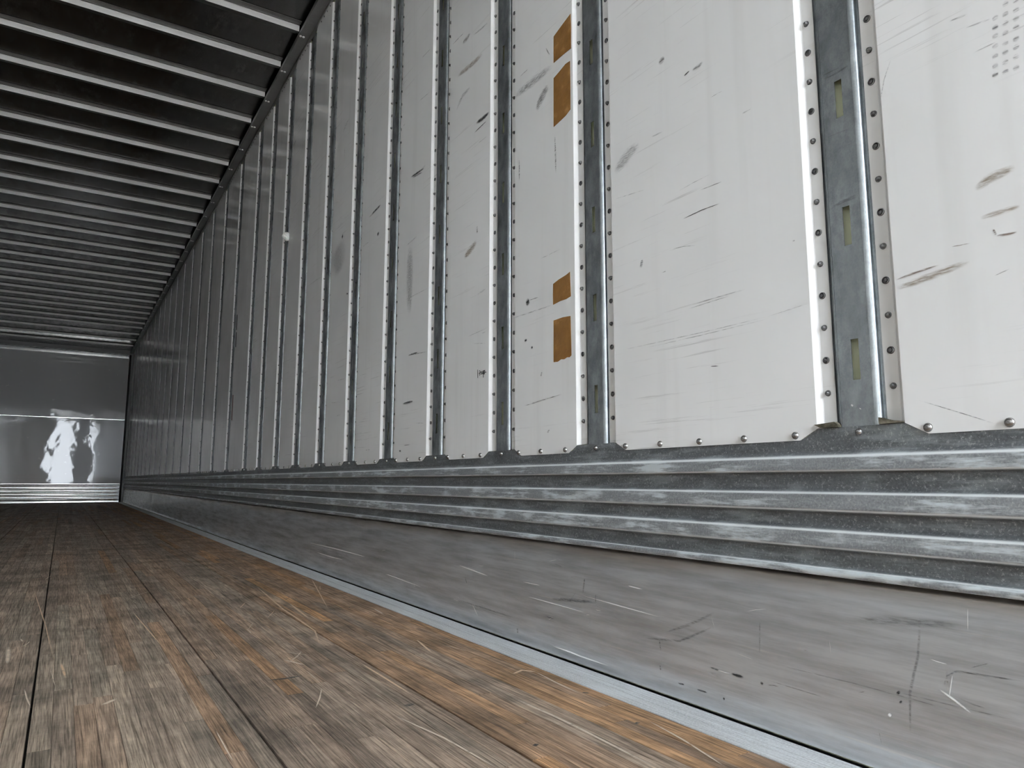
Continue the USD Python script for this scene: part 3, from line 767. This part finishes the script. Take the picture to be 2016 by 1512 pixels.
# ---------------------------------------------------------------- kick plate and sill
kick = xf('kick_plate', label='tall dull metal kick plate with scuffs between scuff band and floor', cat='kick plate')
kprof = fillet([(0.0125, 0.30), (0.0125, 0.2580), (0.0030, 0.2535), (0.0005, 0.232), (0.0, 0.20), (0.0, 0.020), (-0.0035, 0.0075), (-0.0038, 0.0035)], 0.006)
kick_sheet = sheet_y(kprof, 0.002, Y0, YB)
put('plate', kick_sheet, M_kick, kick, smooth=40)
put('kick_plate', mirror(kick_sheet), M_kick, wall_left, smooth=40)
for k, w, pts in KM:
    m, uv = ribbon(pts, w * 1.4, lambda q: (W - 0.0010 if q[1] > 0.022 else W - 0.0045, q[0], q[1]))
    put(SCN[k], m, SC[k], kick, uv=uv)
sill_prof = [(0.9090, -0.03), (0.9090, -0.0004), (0.9100, 0.0004), (0.9420, 0.0004), (0.9430, -0.0004), (0.9450, -0.0004), (0.9460, 0.0006), (0.9895, 0.0006), (0.9905, -0.0004), (0.9905, -0.03)]
sill_mesh = sweep_y(sill_prof, Y0, YB)
put('sill_strip', sill_mesh, M_sill, label='bright scratched aluminium sill strip between wood floor and kick plate', cat='floor strip')
put('sill_strip', mirror(sill_mesh), M_sill, wall_left)

kr = random.Random(11)
for _ in range(85):
    y = kr.uniform(0.45, 4.5)
    k = kr.choice('wwwdff')
    ln, th = (kr.uniform(0.006, 0.05), kr.gauss(0.0, 0.25)) if kr.random() < 0.7 else (kr.uniform(0.006, 0.03), kr.gauss(1.5, 0.2))
    z = kr.uniform(0.035, 0.22)
    w_ = kr.uniform(0.0006, 0.0018) * (2.5 if k == 'f' else 1)
    m, uv = ribbon([(y, z), (y + ln * math.cos(th) * 0.5, z + ln * math.sin(th) * 0.5 + kr.gauss(0, 0.0006)), (y + ln * math.cos(th), z + ln * math.sin(th))], w_, lambda q: (W - 0.0010, q[0], q[1]))
    put(SCN[k], m, SC[k], kick, uv=uv)

# gouges in the floor
fr = random.Random(5)
for _ in range(70):
    y = fr.uniform(1.3, 6.5)
    x = fr.uniform(-0.11 * y, 0.86)
    ln, th = fr.uniform(0.02, 0.16), fr.gauss(0.0, 0.35)
    FM.append((fr.choice('tllll' if fr.random() < 0.8 else 'D'), fr.uniform(0.0012, 0.0030), [(x, y), (x + ln * math.sin(th) * 0.5 + fr.gauss(0, 0.002), y + ln * 0.5), (x + ln * math.sin(th), y + ln)]))
for k, w, pts in FM:
    x = pts[len(pts) // 2][0]
    i = next((j for j in range(len(EDGES) - 1) if EDGES[j + 1] <= x < EDGES[j]), 0)
    m, uv = ribbon(pts, w * 1.5, lambda q: (q[0], q[1], 0.0011))
    put(SCN[k] if k in 'tl' else 'nail_hole', m, SC[k], planks[i], uv=uv)

# ---------------------------------------------------------------- top rail and roof bows
ZR = 2.885
rail = xf('roof_rail', label='dark steel rail running between the white wall and the roof', cat='rail')
ledge = sheet_y(fillet([(0.0, ZR), (-0.055, ZR), (-0.0562, ZR + 0.022)], 0.003), 0.002, Y0, Y1, flip=-1)
leg = unary_union([sbox(Y0, 2.862, Y1 - 0.06, ZR + 0.002)] + [Polygon([(y - 0.101, 2.8645), (y + 0.101, 2.8645), (y + 0.0715, 2.8505), (y - 0.0715, 2.8505)]) for y in BACKPOSTS + POSTS])
leg_mesh = plate_yz(leg.intersection(sbox(Y0, 2.8, Y1 - 0.06, 3)), W + 0.0016, W + 0.0023)
put('ledge', ledge, M_rail, rail)
put('leg', leg_mesh, M_rail, rail)
put('roof_rail', mirror(cat_([ledge, leg_mesh])), M_rail, wall_left)
BOWS = [3.77 + PITCH * k for k in range(-6, 24)] + [13.72, 14.33, 14.95]
small = lathe([(0.008, 0), (0.007, 0.004), (0.004, 0.006), (0.0, 0.0065)], 8, axis=(0, 0, -1))
put('rivets', cat_([moved(small, x, y, ZR - 0.0005) for y in BOWS for x in (0.951, 0.968)]), M_edge, rail, kind='stuff', smooth=40)

wprof = fillet([(-0.0040, 2.9400), (-0.0008, 2.9395), (0.0, 2.9375), (0.0012, 2.9120), (0.0035, 2.9104)], 0.002, 3)
bprof = fillet([(0.0035, 2.9104), (0.0300, 2.9104), (0.0312, 2.9400), (0.0800, 2.9400)], 0.003, 3)
fprof = fillet([(-0.052, 2.9405), (-0.049, 2.9370), (-0.019, 2.9370), (-0.016, 2.9405)], 0.0015, 3)


def bow_mesh(x0, x1, bprof):
    d = np.gradient(bprof, axis=0)
    d /= np.linalg.norm(d, axis=1, keepdims=True)
    q = np.vstack([bprof, (bprof + np.stack([-d[:, 1], d[:, 0]], 1) * 0.0016)[::-1]])
    a = np.stack([np.full(len(q), x0), q[:, 0], q[:, 1]], 1)
    b = a.copy()
    b[:, 0] = x1
    n = len(bprof)
    k = np.arange(n - 1)
    f = np.vstack([np.stack([k, k + 1, 2 * n - 2 - k], 1), np.stack([k, 2 * n - 2 - k, 2 * n - 1 - k], 1)])
    return outward(cat_([loft([a, b], closed=True), trimesh.Trimesh(a, f, process=False), trimesh.Trimesh(b, f[:, ::-1], process=False)]))


GB = 'roof bows across the dark roof'
bow0 = None
NV = 6                          # bows beyond the top edge of the photo
for i, y in enumerate(BOWS):
    if i < NV:
        lab, grp = 'pressed steel roof bow beyond the top edge of the photo, %s above it' % ORD[NV - 1 - i], 'roof bows beyond the top of the photo'
    elif i == NV:
        lab, grp = 'short bright end of a roof bow in the top edge of the photo', GB
    elif i < NV + 14:
        lab, grp = 'bright pressed steel roof bow, %s from the top edge of the photo' % ORD[i - NV], GB
    else:
        lab, grp = 'thin dim roof bow on the far roof, %s from the front wall' % ORD[len(BOWS) - 1 - i], GB
    if bow0 is None:
        bow0 = xf('roof_bow', loc=(0, y, 0), label=lab, cat='roof bow', group=grp)
        put('web', bow_mesh(-1.508, 0.943, wprof), M_bow, bow0, smooth=30)
        put('channel', bow_mesh(-1.508, 0.943, bprof), M_flange, bow0, smooth=30)
        put('flange', bow_mesh(-1.508, 0.943, fprof), M_flange, bow0, smooth=30)
    else:
        dup(bow0, 'roof_bow', (0, y, 0), lab, 'roof bow', grp)

# ---------------------------------------------------------------- far end
fb = xf('scuff_band', label='shiny ribbed steel scuff band along the foot of the far front wall', cat='scuff band')
pts = [(0.0, 0.350), (0.0, 0.338)]
for k in range(5):
    zc = 0.312 - 0.060 * k
    pts += [(-0.002 - 0.019 * math.sin(t), zc + 0.021 * math.cos(t)) for t in np.linspace(0.1, math.pi - 0.1, 9)]
pts += [(-0.002, 0.030), (-0.010, 0.026), (-0.010, 0.004)]
fp = fillet(pts, 0.0025, 3)
fm = sheet_y(fp, 0.001, 0, 1)
v = fm.vertices.copy()
fm.vertices = np.stack([WL + v[:, 1] * (0.930 - WL), Y1 - 0.0035 + (v[:, 0] - W), v[:, 2]], 1)
put('ribbed_sheet', fm, M_front_band, fb, smooth=25)
cp_ = xf('corner_post', label='dark steel corner post where the white wall meets the front wall', cat='corner post')
put('post', trimesh.creation.extrude_polygon(Polygon([(0.934, Y1 - 0.002), (0.940, Y1 - 0.030), (0.965, Y1 - 0.058), (1.0, Y1 - 0.064), (1.012, Y1 - 0.064), (1.012, Y1 - 0.002)]), 2.848, engine='earcut'), M_dark, cp_)
put('foot_plate', bx(0.928, 0.990, Y1 - 0.068, Y1 - 0.010, 0.0008, 0.006), M_dark, cp_)

# ---------------------------------------------------------------- tape, foam lump, handwriting
TAPES = [('uppermost brown tape patch with a slanted top edge, beside the second post', [(1.3958, 1.5504), (1.360, 1.5610), (1.3225, 1.5713), (1.3210, 1.530), (1.322, 1.4768), (1.352, 1.4775), (1.3967, 1.4767), (1.3965, 1.515)]),
         ('tallest brown tape patch, second from the top of the four', [(1.3971, 1.4346), (1.372, 1.4400), (1.345, 1.4470), (1.3268, 1.4451), (1.3262, 1.38), (1.3268, 1.3163), (1.348, 1.3080), (1.372, 1.3050), (1.3986, 1.3014), (1.398, 1.37)]),
         ('shortest brown tape patch, third from the top of the four', [(1.4054, 0.8892), (1.38, 0.8950), (1.352, 0.8985), (1.3355, 0.9027), (1.3345, 0.872), (1.3324, 0.8417), (1.352, 0.8388), (1.377, 0.8392), (1.406, 0.8362), (1.4065, 0.862)]),
         ('lowest brown tape patch with a torn bottom edge', [(1.4043, 0.7959), (1.365, 0.7965), (1.3352, 0.7937), (1.3335, 0.74), (1.3328, 0.6980), (1.340, 0.6945), (1.351, 0.6958), (1.362, 0.6925), (1.375, 0.6945), (1.388, 0.6905), (1.4054, 0.6917), (1.4048, 0.745)])]
for lab, poly in TAPES:
    put('tape_patch', plate_yz(Polygon(poly), W - 0.0007, W + 0.0003), M_tape, label=lab, cat='tape', group='brown tape patches on the white wall')

for lab, (y0_, y1_, z0_, z1_), mm in (('dark grey tape strip beside a far wall post, upper one of the pair', (5.392, 5.436, 1.497, 1.618), M_tape_grey), ('dark grey tape strip beside a far wall post, lower one of the pair', (5.388, 5.430, 1.369, 1.486), M_tape_grey),
                            ('dark red tape strip low beside the same far wall post', (5.384, 5.424, 0.832, 1.022), M_tape_red)):
    put('tape_strip', plate_yz(Polygon([(y0_, z0_), (y1_ - 0.004, z0_ + 0.006), (y1_, z1_), (y0_ + 0.003, z1_ - 0.005)]), W - 0.0007, W + 0.0003), mm, label=lab, cat='tape')

lump = trimesh.creation.icosphere(3, 1.0)
from meshkit import fbm
d = fbm(lump.vertices * 1.8 + 5, 3, 4)
lump.vertices = lump.vertices * (0.80 + 0.45 * d)[:, None] * np.array([0.024, 0.020, 0.0245]) + np.array([W - 0.010, 4.032, 1.797])
put('foam_lump', lump, M_foam, label='small white foam lump stuck on the edge of a wall post', cat='foam', smooth=True)

INK = [[(1.7871, 0.7232), (1.7855, 0.6999)], [(1.7769, 0.7189), (1.7727, 0.7178)], [(1.7779, 0.712), (1.765, 0.715), (1.7608, 0.7089), (1.7649, 0.7074)], [(1.772, 0.7118), (1.7737, 0.7058)],
       [(1.7562, 0.715), (1.7576, 0.7087), (1.7462, 0.7073)], [(1.7536, 0.7159), (1.7536, 0.6975)], [(1.7516, 0.7161), (1.7449, 0.716)], [(1.7518, 0.7113), (1.7373, 0.7099)], [(1.7454, 0.7142), (1.7471, 0.7066), (1.7518, 0.7066)]]
from shapely.geometry import LineString
ink = unary_union([LineString(s).buffer(0.00105 if k else 0.0008, quad_segs=3) for k, s in enumerate(INK)])
inks = [plate_yz(g, W - 0.0006, W + 0.0003) for g in getattr(ink, 'geoms', [ink])]
hw = xf('handwritten_mark', label='short black marker scribble low on the white wall near the third post', cat='handwriting')
for m in inks:
    put('stroke', m, M_ink, hw)

# ---------------------------------------------------------------- rear end behind the camera: closed left door, frame, yard, added dark blocks
if DOOR_X:
    put('door_1', bx(WL - 0.02, DOOR_X, Y0 - 0.06, Y0 - 0.01, -0.05, 2.80), M_panel, kind='structure')
put('trim_1', bx(WL - 0.06, W + 0.06, Y0 - 0.08, Y0 - 0.001, 2.885, 2.99), M_dark, kind='structure')
put('added_dark_block', bx(-34, -1.25, -48, -41, -1.26, 6.5), M_night, label='added dark block out of view, there to darken the front wall reflection', cat='added_dark_block')  # added out of view to darken the reflection in the front wall
put('added_dark_column', cat_([bx(0.55, 1.85, -42, -41, -1.26, 5.6), bx(0.47, 1.93, -42.1, -40.9, 5.6, 5.8)]), M_night, label='added dark column out of view, standing in for a figure reflected in the front wall', cat='pillar')  # added out of view in place of a standing figure's dark reflection
put('ground', bx(-60, 60, -80, 25, -1.40, -1.25), M_ground, kind='structure')
